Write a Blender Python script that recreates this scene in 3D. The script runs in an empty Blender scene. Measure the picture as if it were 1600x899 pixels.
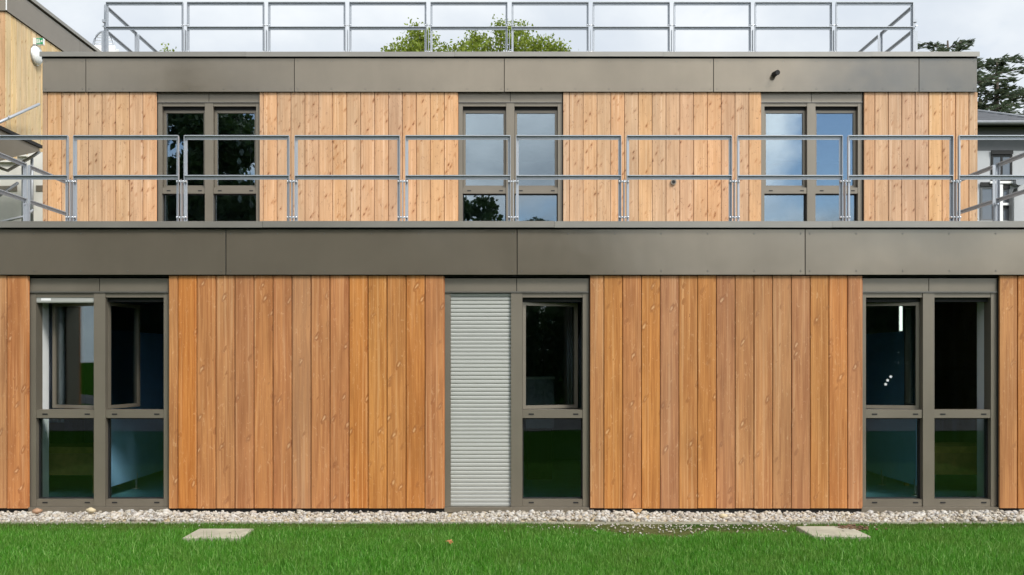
import bpy, bmesh, math, random
import numpy as np
from mathutils import Vector, Matrix

random.seed(7)
rng = np.random.default_rng(7)
S = bpy.context.scene
COL = S.collection
PI = math.pi

# ------------------------------------------------------------------ camera
CAMX, CAMY, CAMZ = 0.0, -10.0, 1.6
FPX = 1445.0
cam = bpy.data.cameras.new('camera')
cam.sensor_width = 36.0
cam.lens = FPX / 1600 * 36.0
cam.shift_x = 20 / 1600
cam.shift_y = 115.5 / 1600
cam.clip_start = 0.05
cam.clip_end = 3000
cam_o = bpy.data.objects.new('camera', cam)
cam_o.location = (CAMX, CAMY, CAMZ)
cam_o.rotation_euler = (PI / 2, 0, 0)
COL.objects.link(cam_o)
S.camera = cam_o

# ------------------------------------------------------------------ light
SUN_EL, SUN_AZ = math.radians(47), math.radians(142)      # azimuth from +Y towards +X
sdir = Vector((math.sin(SUN_AZ) * math.cos(SUN_EL), math.cos(SUN_AZ) * math.cos(SUN_EL), math.sin(SUN_EL)))
sun = bpy.data.lights.new('sun', 'SUN')
sun.energy = 1.9
sun.angle = math.radians(15)
sun.color = (1.0, 0.96, 0.90)
sun_o = bpy.data.objects.new('sun', sun)
sun_o.rotation_euler = (-sdir).to_track_quat('-Z', 'Y').to_euler()
sun_o.location = (4, -20, 25)
COL.objects.link(sun_o)

W = bpy.data.worlds.new('World')
S.world = W
W.use_nodes = True
wn, wl = W.node_tree.nodes, W.node_tree.links
wn.clear()
def WN(t, **k):
    n = wn.new(t)
    for a, b in k.items():
        setattr(n, a, b)
    return n
def wmath(op, a, b=None):
    n = WN('ShaderNodeMath', operation=op)
    for i, v in enumerate((a, b)):
        if v is None: continue
        if isinstance(v, (int, float)): n.inputs[i].default_value = v
        else: wl.new(v, n.inputs[i])
    return n.outputs[0]
sky = WN('ShaderNodeTexSky', sky_type='NISHITA')
sky.sun_disc = False
sky.dust_density = 0.25
sky.ozone_density = 2.0
sky.sun_elevation = SUN_EL
sky.sun_rotation = SUN_AZ
tc = WN('ShaderNodeTexCoord')
sep = WN('ShaderNodeSeparateXYZ'); wl.new(tc.outputs['Generated'], sep.inputs[0])
den = wmath('ADD', wmath('MAXIMUM', sep.outputs[2], 0.0), 0.42)
comb = WN('ShaderNodeCombineXYZ')
wl.new(wmath('DIVIDE', sep.outputs[0], den), comb.inputs[0])
wl.new(wmath('DIVIDE', sep.outputs[1], den), comb.inputs[1])
def wnoise(scale, off, detail=7, rough=.55):
    ad = WN('ShaderNodeVectorMath', operation='ADD'); wl.new(comb.outputs[0], ad.inputs[0]); ad.inputs[1].default_value = off
    n = WN('ShaderNodeTexNoise'); n.inputs['Scale'].default_value = scale; n.inputs['Detail'].default_value = detail
    n.inputs['Roughness'].default_value = rough; n.inputs['Distortion'].default_value = .25
    wl.new(ad.outputs[0], n.inputs['Vector']); return n.outputs['Fac']
def wramp(v, a, b):
    r = WN('ShaderNodeMapRange', interpolation_type='SMOOTHSTEP'); wl.new(v, r.inputs[0])
    r.inputs[1].default_value = a; r.inputs[2].default_value = b; return r.outputs[0]
CLOUD_OFF = (25.44, 37.22, 0.0)
SHADE_OFF = (9.1, 4.2, 0.0)
cover = wramp(wnoise(1.25, CLOUD_OFF), .385, .475)
shade = wramp(wnoise(1.5, SHADE_OFF), .36, .64)
ccol = WN('ShaderNodeMix', data_type='RGBA')
wl.new(shade, ccol.inputs[0])
ccol.inputs[6].default_value = (4.3, 4.7, 5.2, 1)
# clouds lit by the sun behind the photographer are brighter than those opposite it
dt = WN('ShaderNodeVectorMath', operation='DOT_PRODUCT'); wl.new(tc.outputs['Generated'], dt.inputs[0]); dt.inputs[1].default_value = sdir
glow = wmath('ADD', wmath('MULTIPLY', wmath('POWER', wmath('MAXIMUM', dt.outputs['Value'], 0.0), 2.5), 2.3), 1.0)
lit = WN('ShaderNodeVectorMath', operation='SCALE'); lit.inputs[0].default_value = (6.2, 6.4, 6.5); wl.new(glow, lit.inputs[3])
wl.new(lit.outputs[0], ccol.inputs[7])
mixc = WN('ShaderNodeMix', data_type='RGBA')
wl.new(cover, mixc.inputs[0])
wl.new(sky.outputs[0], mixc.inputs[6]); wl.new(ccol.outputs[2], mixc.inputs[7])
bg = WN('ShaderNodeBackground'); bg.inputs[1].default_value = 0.10
wl.new(mixc.outputs[2], bg.inputs[0])
wo = WN('ShaderNodeOutputWorld'); wl.new(bg.outputs[0], wo.inputs[0])

S.view_settings.view_transform = 'Standard'
S.view_settings.look = 'None'
S.view_settings.gamma = 1.0
S.view_settings.exposure = 0.76
S.render.engine = 'CYCLES'
S.cycles.max_bounces = 8
S.cycles.diffuse_bounces = 4
S.cycles.glossy_bounces = 4
S.cycles.transparent_max_bounces = 24
S.cycles.use_denoising = True
S.cycles.caustics_reflective = False
S.cycles.caustics_refractive = False

# ------------------------------------------------------------------ helpers
def link(o, parent=None):
    COL.objects.link(o)
    if parent is not None:
        o.parent = parent
    return o
def empty(name, loc=(0, 0, 0)):
    o = bpy.data.objects.new(name, None); o.location = loc
    o.empty_display_size = .2
    return link(o)
def tag(o, label=None, cat=None, group=None, kind=None):
    if label: o['label'] = label
    if cat: o['category'] = cat
    if group: o['group'] = group
    if kind: o['kind'] = kind
    return o
def wpos(o):
    p = Vector((0, 0, 0))
    while o is not None:
        p += o.location; o = o.parent
    return p
class MB:
    """collects simple solids into one mesh"""
    def __init__(s): s.v = []; s.f = []; s.sm = []
    def add(s, vs, fs, smooth=False):
        b = len(s.v); s.v += [tuple(v) for v in vs]
        s.f += [tuple(i + b for i in f) for f in fs]; s.sm += [smooth] * len(fs); return s
    def box(s, x0, x1, y0, y1, z0, z1):
        vs = [(x, y, z) for z in (z0, z1) for y in (y0, y1) for x in (x0, x1)]
        return s.add(vs, [(0, 2, 3, 1), (4, 5, 7, 6), (0, 1, 5, 4), (2, 6, 7, 3), (0, 4, 6, 2), (1, 3, 7, 5)])
    def prism(s, pts, axis, a, b):
        """pts: 2-D outline; axis: 'x','y','z' extruded from a to b"""
        def P(p, t):
            return {'x': (t, p[0], p[1]), 'y': (p[0], t, p[1]), 'z': (p[0], p[1], t)}[axis]
        n = len(pts)
        vs = [P(p, a) for p in pts] + [P(p, b) for p in pts]
        fs = [tuple(range(n)), tuple(range(2 * n - 1, n - 1, -1))]
        fs += [(i, i + n, (i + 1) % n + n, (i + 1) % n) for i in range(n)]
        return s.add(vs, fs)
    def tube(s, path, r, n=8, cap=True):
        path = [Vector(p) for p in path]
        rs = r if isinstance(r, (list, tuple)) else [r] * len(path)
        vs = []; fs = []
        for i, p in enumerate(path):
            d = (path[min(i + 1, len(path) - 1)] - path[max(i - 1, 0)]).normalized()
            a = Vector((0, 0, 1)) if abs(d.z) < .9 else Vector((1, 0, 0))
            u = d.cross(a).normalized(); w = d.cross(u)
            for k in range(n):
                t = 2 * PI * k / n
                vs.append(p + (u * math.cos(t) + w * math.sin(t)) * rs[i])
        for i in range(len(path) - 1):
            for k in range(n):
                k2 = (k + 1) % n
                fs.append((i * n + k, (i + 1) * n + k, (i + 1) * n + k2, i * n + k2))
        s.add(vs, fs, True)
        if cap:
            b = len(s.v)
            s.f.append(tuple(range(b - len(vs), b - len(vs) + n))); s.sm.append(False)
            s.f.append(tuple(range(b - 1, b - n - 1, -1))); s.sm.append(False)
        return s
    def mesh(s, name, mat):
        m = bpy.data.meshes.new(name)
        m.from_pydata(s.v, [], s.f); m.materials.append(mat)
        m.polygons.foreach_set('use_smooth', s.sm)
        bm = bmesh.new(); bm.from_mesh(m); bmesh.ops.recalc_face_normals(bm, faces=bm.faces); bm.to_mesh(m); bm.free()
        m.update(); return m
    def build(s, name, mat, parent=None, origin=None, world=True):
        """origin: world point of the object origin; verts are world coords unless world=False"""
        if origin is None and world:
            a = np.array(s.v); c = (a.min(0) + a.max(0)) / 2; origin = (c[0], c[1], a[:, 2].min())
        if world:
            s.v = [(v[0] - origin[0], v[1] - origin[1], v[2] - origin[2]) for v in s.v]
        o = bpy.data.objects.new(name, s.mesh(name, mat))
        pw = wpos(parent) if parent is not None else Vector((0, 0, 0))
        if origin is not None: o.location = Vector(origin) - pw
        return link(o, parent)
def box(name, mat, parent, x0, x1, y0, y1, z0, z1):
    return MB().box(x0, x1, y0, y1, z0, z1).build(name, mat, parent)
def obj(name, mesh, loc, parent=None, rz=0.0):
    o = bpy.data.objects.new(name, mesh)
    o.location = Vector(loc) - (wpos(parent) if parent is not None else Vector((0, 0, 0)))
    o.rotation_euler = (0, 0, rz)
    return link(o, parent)
def np_mesh(name, V, F, mat, smooth=False):
    """V (n,3), F (m,k) all the same k"""
    m = bpy.data.meshes.new(name)
    V = np.ascontiguousarray(V, dtype=np.float32); F = np.ascontiguousarray(F, dtype=np.int32)
    m.vertices.add(len(V)); m.vertices.foreach_set('co', V.ravel())
    k = F.shape[1]
    m.loops.add(F.size); m.loops.foreach_set('vertex_index', F.ravel())
    m.polygons.add(len(F)); m.polygons.foreach_set('loop_start', np.arange(0, F.size, k, dtype=np.int32))
    if smooth: m.polygons.foreach_set('use_smooth', np.ones(len(F), dtype=bool))
    m.materials.append(mat); m.update(calc_edges=True); m.validate(); return m

# ------------------------------------------------------------------ materials
class Mat:
    def __init__(s, name):
        s.m = bpy.data.materials.new(name); s.m.use_nodes = True
        s.n = s.m.node_tree.nodes; s.l = s.m.node_tree.links
        s.b = s.n['Principled BSDF']; s.out = s.n['Material Output']
    def N(s, t, **k):
        n = s.n.new(t)
        for a, b in k.items(): setattr(n, a, b)
        return n
    def set(s, sock, v):
        if hasattr(v, 'is_linked') or hasattr(v, 'links'): s.l.new(v, sock)
        elif isinstance(v, tuple) and len(v) == 3 and sock.type == 'RGBA': sock.default_value = (*v, 1)
        else: sock.default_value = v
    def math(s, op, a, b=0.0, clamp=False):
        n = s.N('ShaderNodeMath', operation=op); n.use_clamp = clamp
        s.set(n.inputs[0], a); s.set(n.inputs[1], b); return n.outputs[0]
    def mix(s, f, a, b, mode='MIX'):
        n = s.N('ShaderNodeMix', data_type='RGBA', blend_type=mode)
        s.set(n.inputs[0], f); s.set(n.inputs[6], a); s.set(n.inputs[7], b); return n.outputs[2]
    def ramp(s, v, a, b, lo=0., hi=1., smooth=True):
        n = s.N('ShaderNodeMapRange', interpolation_type='SMOOTHSTEP' if smooth else 'LINEAR')
        s.set(n.inputs[0], v)
        for i, q in enumerate((a, b, lo, hi)): n.inputs[i + 1].default_value = q
        return n.outputs[0]
    def coord(s, which='Object', scale=(1, 1, 1), rnd=0.0):
        t = s.N('ShaderNodeTexCoord').outputs[which]
        if rnd:
            oi = s.N('ShaderNodeObjectInfo')
            c = s.N('ShaderNodeCombineXYZ')
            s.l.new(s.math('MULTIPLY', oi.outputs['Random'], rnd), c.inputs[0])
            s.l.new(s.math('MULTIPLY', oi.outputs['Random'], rnd * 1.7), c.inputs[1])
            s.l.new(s.math('MULTIPLY', oi.outputs['Random'], rnd * 2.3), c.inputs[2])
            a = s.N('ShaderNodeVectorMath', operation='ADD'); s.l.new(t, a.inputs[0]); s.l.new(c.outputs[0], a.inputs[1]); t = a.outputs[0]
        m = s.N('ShaderNodeVectorMath', operation='MULTIPLY'); s.l.new(t, m.inputs[0]); m.inputs[1].default_value = scale
        return m.outputs[0]
    def noise(s, vec, scale=1., detail=4., rough=.5, dist=0.):
        n = s.N('ShaderNodeTexNoise'); s.l.new(vec, n.inputs['Vector'])
        n.inputs['Scale'].default_value = scale; n.inputs['Detail'].default_value = detail
        n.inputs['Roughness'].default_value = rough; n.inputs['Distortion'].default_value = dist
        return n.outputs['Fac']
    def bump(s, h, strength=.3, dist=.01):
        n = s.N('ShaderNodeBump'); s.l.new(h, n.inputs['Height'])
        n.inputs['Strength'].default_value = strength; n.inputs['Distance'].default_value = dist
        s.l.new(n.outputs[0], s.b.inputs['Normal'])
    def base(s, c): s.set(s.b.inputs['Base Color'], c)
    def p(s, **k):
        names = dict(rough='Roughness', metal='Metallic', spec='Specular IOR Level', coat='Coat Weight')
        for a, v in k.items(): s.set(s.b.inputs[names[a]], v)
        return s
def simple(name, col, rough=.6, metal=0., var=.08, scale=6., spec=.5):
    M = Mat(name)
    v = M.coord('Object')
    n = M.noise(v, scale, 5, .6)
    k = M.ramp(n, .3, .7, 1 - var, 1 + var, False)
    c = M.N('ShaderNodeVectorMath', operation='SCALE'); c.inputs[0].default_value = col; M.l.new(k, c.inputs[3])
    M.base(c.outputs[0]); M.p(rough=rough, metal=metal, spec=spec)
    M.bump(M.noise(v, scale * 8, 3, .6), .06, .004)
    return M.m

def wood(name, cA, cB, cknot, cring, knot_amt, dens, clight, grey=None, shear=-.45, wobble=.4):
    """vertical boards: grain streaks along local z, knots, per-board tint"""
    M = Mat(name)
    base = M.coord('Object', (1, 1, 1), 37.0)
    def sc(v, t):
        m = M.N('ShaderNodeVectorMath', operation='MULTIPLY'); M.l.new(v, m.inputs[0]); m.inputs[1].default_value = t; return m.outputs[0]
    # knots (2-D cells across the face)
    wob = M.N('ShaderNodeTexNoise'); M.l.new(sc(base, (34, 0, 17)), wob.inputs['Vector']); wob.inputs['Scale'].default_value = 1.0
    kx = M.N('ShaderNodeSeparateXYZ'); M.l.new(base, kx.inputs[0])
    kc = M.N('ShaderNodeCombineXYZ')        # sheared cells: knots cut at a slant
    M.l.new(M.math('MULTIPLY', M.math('ADD', kx.outputs[0], M.math('MULTIPLY', kx.outputs[2], shear)), dens), kc.inputs[0])
    M.l.new(M.math('MULTIPLY', kx.outputs[2], dens * .5), kc.inputs[2])
    kv = kc.outputs[0]
    ka = M.N('ShaderNodeVectorMath', operation='MULTIPLY_ADD'); M.l.new(wob.outputs['Color'], ka.inputs[0]); ka.inputs[1].default_value = (wobble, 0, wobble); M.l.new(kv, ka.inputs[2])
    vor = M.N('ShaderNodeTexVoronoi', voronoi_dimensions='3D'); vor.inputs['Scale'].default_value = 1.0
    M.l.new(ka.outputs[0], vor.inputs['Vector'])
    d = vor.outputs['Distance']
    vsep = M.N('ShaderNodeSeparateColor'); M.l.new(vor.outputs['Color'], vsep.inputs[0])
    has = M.ramp(vsep.outputs[0], 1 - knot_amt - .05, 1 - knot_amt + .05)
    size = M.ramp(vsep.outputs[1], 0, 1, .06, .21, False)
    rel = M.math('DIVIDE', d, size)
    core = M.math('MULTIPLY', M.ramp(rel, .35, 1.0, 1, 0), has)
    ring = M.math('MULTIPLY', M.ramp(rel, .9, 2.3, 1, 0), has)
    # grain
    off = M.N('ShaderNodeCombineXYZ'); M.l.new(M.math('MULTIPLY', ring, .035), off.inputs[0])
    gv = M.N('ShaderNodeVectorMath', operation='ADD'); M.l.new(base, gv.inputs[0]); M.l.new(off.outputs[0], gv.inputs[1])
    g1 = M.noise(sc(gv.outputs[0], (26, 3, .85)), 1, 4, .6, .5)
    g2 = M.noise(sc(gv.outputs[0], (95, 5, 2.2)), 1, 3, .65, .3)
    big = M.noise(sc(base, (5, 1, 1.1)), 1, 3, .55)
    oi = M.N('ShaderNodeObjectInfo').outputs['Random']
    g3 = M.noise(sc(gv.outputs[0], (40, 3, .5)), 1, 2, .5, .2)
    fl = M.noise(sc(base, (30, 3, 12)), 1, 4, .7, 1.2)
    t = M.math('ADD', M.math('MULTIPLY', M.ramp(g1, .36, .64), .6), M.math('MULTIPLY', M.ramp(g2, .36, .64), .4))
    c = M.mix(t, cA, cB)
    c = M.mix(M.math('MULTIPLY', M.ramp(g3, .55, .70), .65), c, clight)
    c = M.mix(M.math('MULTIPLY', M.ramp(fl, .58, .70), .6), c, cknot)
    c = M.mix(M.math('MULTIPLY', ring, .55), c, cring)
    c = M.mix(M.math('MULTIPLY', core, .85), c, cknot)
    # big patches + per-board value and hue
    k = M.math('MULTIPLY', M.ramp(big, .3, .7, .88, 1.12, False), M.ramp(oi, 0, 1, .92, 1.08, False))
    hs = M.N('ShaderNodeHueSaturation')
    r2 = M.N('ShaderNodeTexWhiteNoise', noise_dimensions='1D'); M.l.new(M.math('MULTIPLY', oi, 91.7), r2.inputs['W'])
    M.l.new(M.ramp(r2.outputs['Value'], 0, 1, .496, .503, False), hs.inputs['Hue'])
    M.l.new(M.ramp(oi, 0, 1, .92, 1.06, False), hs.inputs['Saturation'])
    M.l.new(k, hs.inputs['Value']); M.l.new(c, hs.inputs['Color'])
    c = hs.outputs['Color']
    if grey:
        r3 = M.N('ShaderNodeTexWhiteNoise', noise_dimensions='1D'); M.l.new(M.math('MULTIPLY', oi, 33.1), r3.inputs['W'])
        c = M.mix(M.math('MULTIPLY', M.ramp(r3.outputs['Value'], .8, 1.0, 0, .45), M.ramp(g1, .3, .7)), c, grey)
    M.base(c)
    M.p(rough=M.ramp(g2, .3, .7, .5, .68, False), spec=.25)
    h = M.math('ADD', M.math('MULTIPLY', g2, .6), M.math('MULTIPLY', core, -.6))
    M.bump(h, .25, .004)
    return M.m

m_wood_low = wood('oiled_larch', (.51, .228, .076), (.335, .126, .038), (.60, .345, .165), (.27, .10, .034), .5, 13.0, (.56, .295, .13), grey=(.42, .26, .14))
m_wood_up = wood('pale_larch', (.60, .370, .208), (.485, .275, .138), (.16, .06, .024), (.42, .20, .085), .95, 15.0, (.68, .47, .30))
m_wood_wing = wood('light_larch', (.70, .52, .29), (.60, .42, .20), (.36, .19, .08), (.54, .32, .14), .6, 12.0, (.74, .58, .38))

def coated(name, col, rough, metal):
    M = Mat(name)
    v = M.coord('Object', (1, 1, 1), 11.)
    n = M.noise(v, 1.1, 4, .6)
    c = M.N('ShaderNodeVectorMath', operation='SCALE'); c.inputs[0].default_value = col
    st = M.noise(M.coord('Object', (7, 1, .5), 11.), 1.0, 4, .6)       # faint rain streaks and dust
    M.l.new(M.math('MULTIPLY', M.ramp(n, .3, .7, .92, 1.08, False), M.ramp(st, .35, .7, .985, 1.01, False)), c.inputs[3])
    M.base(c.outputs[0]); M.p(metal=metal, rough=M.ramp(M.noise(v, 2.3, 4, .6), .3, .7, rough - .04, rough + .05, False))
    M.bump(M.noise(v, 2.2, 2, .5), .06, .03)
    return M.m
m_fascia = coated('taupe_cladding', (.252, .214, .164), .15, .54)
m_frame = coated('taupe_frame', (.225, .195, .152), .38, .42)
m_coping = coated('taupe_coping', (.30, .28, .245), .34, .5)
m_dark = simple('dark_membrane', (.012, .011, .010), .8)
m_slot = simple('black_slot', (.008, .008, .008), .7)
m_galv = None
def galv():
    M = Mat('galvanised_steel')
    v = M.coord('Object', (1, 1, 1), 9.)
    vo = M.N('ShaderNodeTexVoronoi'); M.l.new(v, vo.inputs['Vector']); vo.inputs['Scale'].default_value = 60
    sp = M.N('ShaderNodeSeparateColor'); M.l.new(vo.outputs['Color'], sp.inputs[0])
    n = M.noise(v, 5, 4, .6)
    k = M.math('ADD', M.math('MULTIPLY', sp.outputs[0], .12), M.math('MULTIPLY', n, .3))
    M.base(M.mix(k, (.38, .405, .44), (.53, .55, .575))); M.p(metal=.4, rough=.5)
    return M.m
m_galv = galv()
m_bolt = simple('zinc_bolt', (.75, .77, .80), .3, .8)
m_shutter = simple('shutter_aluminium', (.42, .422, .392), .42, .15, .03)
m_white = simple('white_plaster', (.78, .79, .78), .8, 0, .03)
m_int = simple('interior_paint', (.30, .35, .37), .85)
m_floor = simple('blue_lino', (.13, .33, .40), .35, 0, .15)
m_blue = simple('blue_laminate', (.34, .60, .88), .35, 0, .05)
m_conc = simple('cast_concrete', (.34, .315, .24), .9, 0, .22, 7)
m_conc_pale = simple('pale_concrete', (.70, .68, .62), .85, 0, .07, 4)
m_deck = simple('terrace_paving', (.33, .32, .30), .9)
m_cot = simple('varnished_pine', (.33, .21, .07), .5, 0, .2, 12)
m_sheet = simple('mustard_cloth', (.35, .26, .07), .9, 0, .2, 14)
m_curtain = simple('grey_curtain', (.42, .45, .52), .9)
m_plastic = simple('white_plastic', (.82, .82, .80), .35, 0, .02)
m_steel = simple('brushed_steel', (.6, .6, .58), .3, .9)
m_green = simple('exit_green', (.02, .30, .12), .5)
m_paper = simple('paper', (.75, .77, .77), .8)
m_slate = simple('slate_roof', (.085, .09, .10), .55, 0, .2, 3)
m_render_w = simple('white_render', (.47, .48, .49), .9, 0, .04, 2)
m_render_g = simple('grey_render', (.13, .135, .14), .9, 0, .06, 2)
m_zinc = simple('zinc_gutter', (.30, .31, .32), .45, .6)
m_bark = simple('bark', (.09, .07, .055), .9, 0, .35, 5)
m_brownleaf = simple('dry_leaf', (.38, .16, .06), .8, 0, .2, 40)
m_stone_brown = simple('brown_stone', (.34, .20, .12), .8, 0, .25, 20)
m_stone_tan = simple('tan_stone', (.52, .43, .28), .8, 0, .15, 20)
m_wedge = simple('raw_timber', (.52, .32, .15), .75, 0, .15, 20)
m_path = simple('asphalt', (.06, .06, .063), .9, 0, .15, 2)

def glass_mat(name, refl, tint):
    M = Mat(name)
    M.n.remove(M.b)
    tr = M.N('ShaderNodeBsdfTransparent'); tr.inputs[0].default_value = (.87, .93, .92, 1)
    gl = M.N('ShaderNodeBsdfGlossy'); gl.inputs['Roughness'].default_value = 0.0; gl.inputs[0].default_value = (*tint, 1)
    fr = M.N('ShaderNodeFresnel'); fr.inputs[0].default_value = 1.5
    fac = M.math('ADD', M.math('MULTIPLY', fr.outputs[0], .9), refl)
    # very slight waviness of float glass
    v = M.coord('Object', (1, 1, 1), 5.)
    bp = M.N('ShaderNodeBump'); M.l.new(M.noise(v, 1.4, 1, .4), bp.inputs['Height']); bp.inputs['Strength'].default_value = .02; bp.inputs['Distance'].default_value = .05
    M.l.new(bp.outputs[0], gl.inputs['Normal'])
    mx = M.N('ShaderNodeMixShader'); M.l.new(fac, mx.inputs[0]); M.l.new(tr.outputs[0], mx.inputs[1]); M.l.new(gl.outputs[0], mx.inputs[2])
    M.l.new(mx.outputs[0], M.out.inputs[0])
    return M.m
m_glass = glass_mat('window_glass', .012, (.93, .97, 1))
m_glass_solar = glass_mat('solar_glass', .17, (.80, .90, 1))

def island(name, cols, rough=.6, trans=None, spec=.3, hv=.0):
    """colour per loose piece (pebble, blade, leaf)"""
    M = Mat(name)
    r = M.N('ShaderNodeNewGeometry').outputs['Random Per Island']
    cr = M.N('ShaderNodeValToRGB'); M.l.new(r, cr.inputs[0])
    e = cr.color_ramp.elements
    for i, c in enumerate(cols):
        pos = i / (len(cols) - 1)
        if i < 2: el = e[i]; el.position = pos
        else: el = e.new(pos)
        el.color = (*c, 1)
    while len(e) > len(cols): e.remove(e[-1])
    return M, cr.outputs[0], r
def pebbles_mat():
    M, c, r = island('pebbles', [(0.215, 0.183, 0.141), (0.414, 0.373, 0.298), (0.514, 0.489, 0.439), (0.332, 0.319, 0.307), (0.547, 0.522, 0.480), (0.398, 0.332, 0.241), (0.473, 0.439, 0.390), (0.249, 0.224, 0.199), (0.456, 0.390, 0.315)])
    v = M.coord('Object'); n = M.noise(v, 40, 4, .6)
    M.base(M.mix(M.ramp(n, .35, .75, 0, .35), c, (.42, .36, .29))); M.p(rough=.75, spec=.3)
    M.bump(n, .3, .004); return M.m
m_pebble = pebbles_mat()
def leafmat(name, cols, transl=.35, rough=.5, patchy=None):
    M, c, r = island(name, cols)
    if patchy:      # duller, yellower areas and the trodden edge
        v = M.coord('Object'); n = M.noise(v, 1.3, 5, .6); n2 = M.noise(v, 7, 3, .6)
        f = M.math('ADD', M.math('MULTIPLY', M.ramp(n, .45, .68), .5), M.math('MULTIPLY', M.ramp(n2, .45, .7), .35))
        c = M.mix(f, c, patchy)
        sp = M.N('ShaderNodeSeparateXYZ'); M.l.new(v, sp.inputs[0])
        c = M.mix(M.math('MULTIPLY', M.ramp(sp.outputs[1], .75, 1.4), M.ramp(n2, .3, .6, .3, .75)), c, (.10, .14, .03))
    M.base(c); M.p(rough=rough, spec=.3)
    t = M.N('ShaderNodeBsdfTranslucent'); M.l.new(c, t.inputs[0])
    mx = M.N('ShaderNodeMixShader'); mx.inputs[0].default_value = transl
    M.l.new(M.b.outputs[0], mx.inputs[1]); M.l.new(t.outputs[0], mx.inputs[2]); M.l.new(mx.outputs[0], M.out.inputs[0])
    return M.m
m_grass = leafmat('grass_blades', [(0.050, 0.190, 0.014), (0.085, 0.286, 0.020), (0.065, 0.235, 0.017), (0.120, 0.347, 0.038), (0.070, 0.246, 0.017), (0.300, 0.493, 0.136), (0.075, 0.269, 0.020)], .4, .45, (.14, .27, .045))
m_leaf = leafmat('bright_leaves', [(.14, .20, .022), (.25, .32, .04), (.19, .26, .03), (.31, .36, .055), (.17, .23, .028)], .45)
m_dleaf = leafmat('dark_leaves', [(.025, .05, .012), (.045, .085, .02), (.03, .06, .014), (.06, .10, .025)], .3)
m_needle = leafmat('cedar_needles', [(.05, .07, .042), (.085, .115, .06), (.065, .092, .055), (.115, .135, .07)], .35)
m_shrubleaf = leafmat('shrub_leaves', [(.07, .12, .03), (.12, .17, .05), (.10, .14, .04)], .35)

def lawn_mat():
    M = Mat('lawn_soil')
    v = M.coord('Object')
    n1 = M.noise(v, .9, 6, .6); n2 = M.noise(v, 18, 5, .7)
    sp = M.N('ShaderNodeSeparateXYZ'); M.l.new(v, sp.inputs[0])
    green = M.mix(M.ramp(n2, .3, .7), (.014, .046, .005), (.026, .075, .009))
    soil = M.mix(M.ramp(n2, .35, .7), (.075, .075, .028), (.15, .13, .06))
    near = M.math('MULTIPLY', M.ramp(sp.outputs[1], -2.2, -.9, 0, 1), M.ramp(n1, .35, .6))
    M.base(M.mix(M.math('MULTIPLY', near, .8), green, soil)); M.p(rough=1.0, spec=0.0)
    M.bump(n2, .6, .02); return M.m
m_lawn = lawn_mat()

# ------------------------------------------------------------------ setting
lawn = MB()
# one sheet to the horizon, finer near the building
lawn.add([(-900, -900, -.06), (900, -900, -.06), (900, 900, -.06), (-900, 900, -.06)], [(0, 1, 2, 3)])
tag(lawn.build('lawn', m_lawn, origin=(0, 0, -.06)), kind='structure')
tag(MB().box(-9, 9.5, -.545, .035, -.058, -.048).build('gravel_bed', m_stone_tan), kind='structure')
edg = MB().box(-9, 9.5, -.566, -.552, -.1, -.036).build('edging_strip', m_conc)
tag(edg, kind='structure')
tag(MB().box(-120, 120, -17, -11.8, -.09, -.052).build('path', m_path), kind='structure')

# ------------------------------------------------------------------ building
bld = empty('timber_building', (0, 0, 0))
tag(bld, 'two storey flat roofed building in vertical larch boards with taupe metal fascias', 'building')
XL, XR = -6.85, 7.16
YF = 3.85                  # upper facade plane (board face)
UZ = 3.14                  # upper floor level
LOWS = 144.5; UPS = FPX / (10 + YF)
lx = lambda p: (p - 780) / LOWS
ux = lambda p: (p - 780) / UPS
low_w = [(-4.34, .758), (.19, .785), (4.665, .742)]
up_w = [(-4.36, .772), (.167, .781), (4.69, .768)]

def sections(wins, ext=0.0):
    xs = [XL]; out = []
    for c, h in wins:
        out.append((xs[-1], c - h + ext)); xs.append(c + h - ext)
    out.append((xs[-1], XR)); return out

_bm = {}
def board_mesh(w, h, mat):
    k = (round(w, 3), round(h, 2), mat.name)
    if k not in _bm:
        w2 = w / 2; c = .004
        pts = [(-w2, .022), (-w2, c), (-w2 + c, 0), (w2 - c, 0), (w2, c), (w2, .0195), (w2 + .013, .0195), (w2 + .013, .022)]
        _bm[k] = MB().prism(pts, 'z', 0, h).mesh('board', mat)
    return _bm[k]
def boards(edges, X, Y, z0, z1, mat, parent, gap=.0085):
    for a, b in zip(edges[:-1], edges[1:]):
        xa, xb = X(a) + gap / 2, X(b) - gap / 2
        w = round((xb - xa) / .004) * .004
        o = obj('board', board_mesh(w, z1 - z0, mat), ((xa + xb) / 2, Y + random.uniform(-.0012, .0012), z0 + random.uniform(-.002, .002)), parent)
        o.rotation_euler = (0, 0, random.uniform(-.004, .004))
Z1 = 2.528
def grid(a, first, last, pitch, b):
    """joint positions in photo pixels: end, first joint .. last joint, end"""
    n = round((last - first) / pitch)
    return [a] + [first + (last - first) * i / n for i in range(n + 1)] + [b]
L_edges = [[-207, -196 + 0, -166.5, -137, -107.5, -78, -48.5, -19, 10.5, 43.5],
           grid(263, 277.7, 664, 29.4, 693.5),
           grid(921.5, 943.5, 1324.5, 29.35, 1347.5),
           [1561.5, 1590, 1619.5, 1649, 1678.5, 1708, 1737.5, 1767, 1796.5, 1814]]
for e in L_edges: boards(e, lx, 0, .012, Z1, m_wood_low, bld)
UZ0, UZ1 = 3.03, 5.628
U_edges = [[66, 74, 95.5, 116.5, 138, 159, 180.5, 202, 223, 243.5],
           grid(405, 411, 694, 21.75, 715),
           grid(879.5, 889.5, 1170, 21.6, 1189),
           grid(1350, 1367, 1514, 21.0, 1527.5)]
for e in U_edges: boards(e, ux, YF, UZ0, UZ1, m_wood_up, bld)

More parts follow.
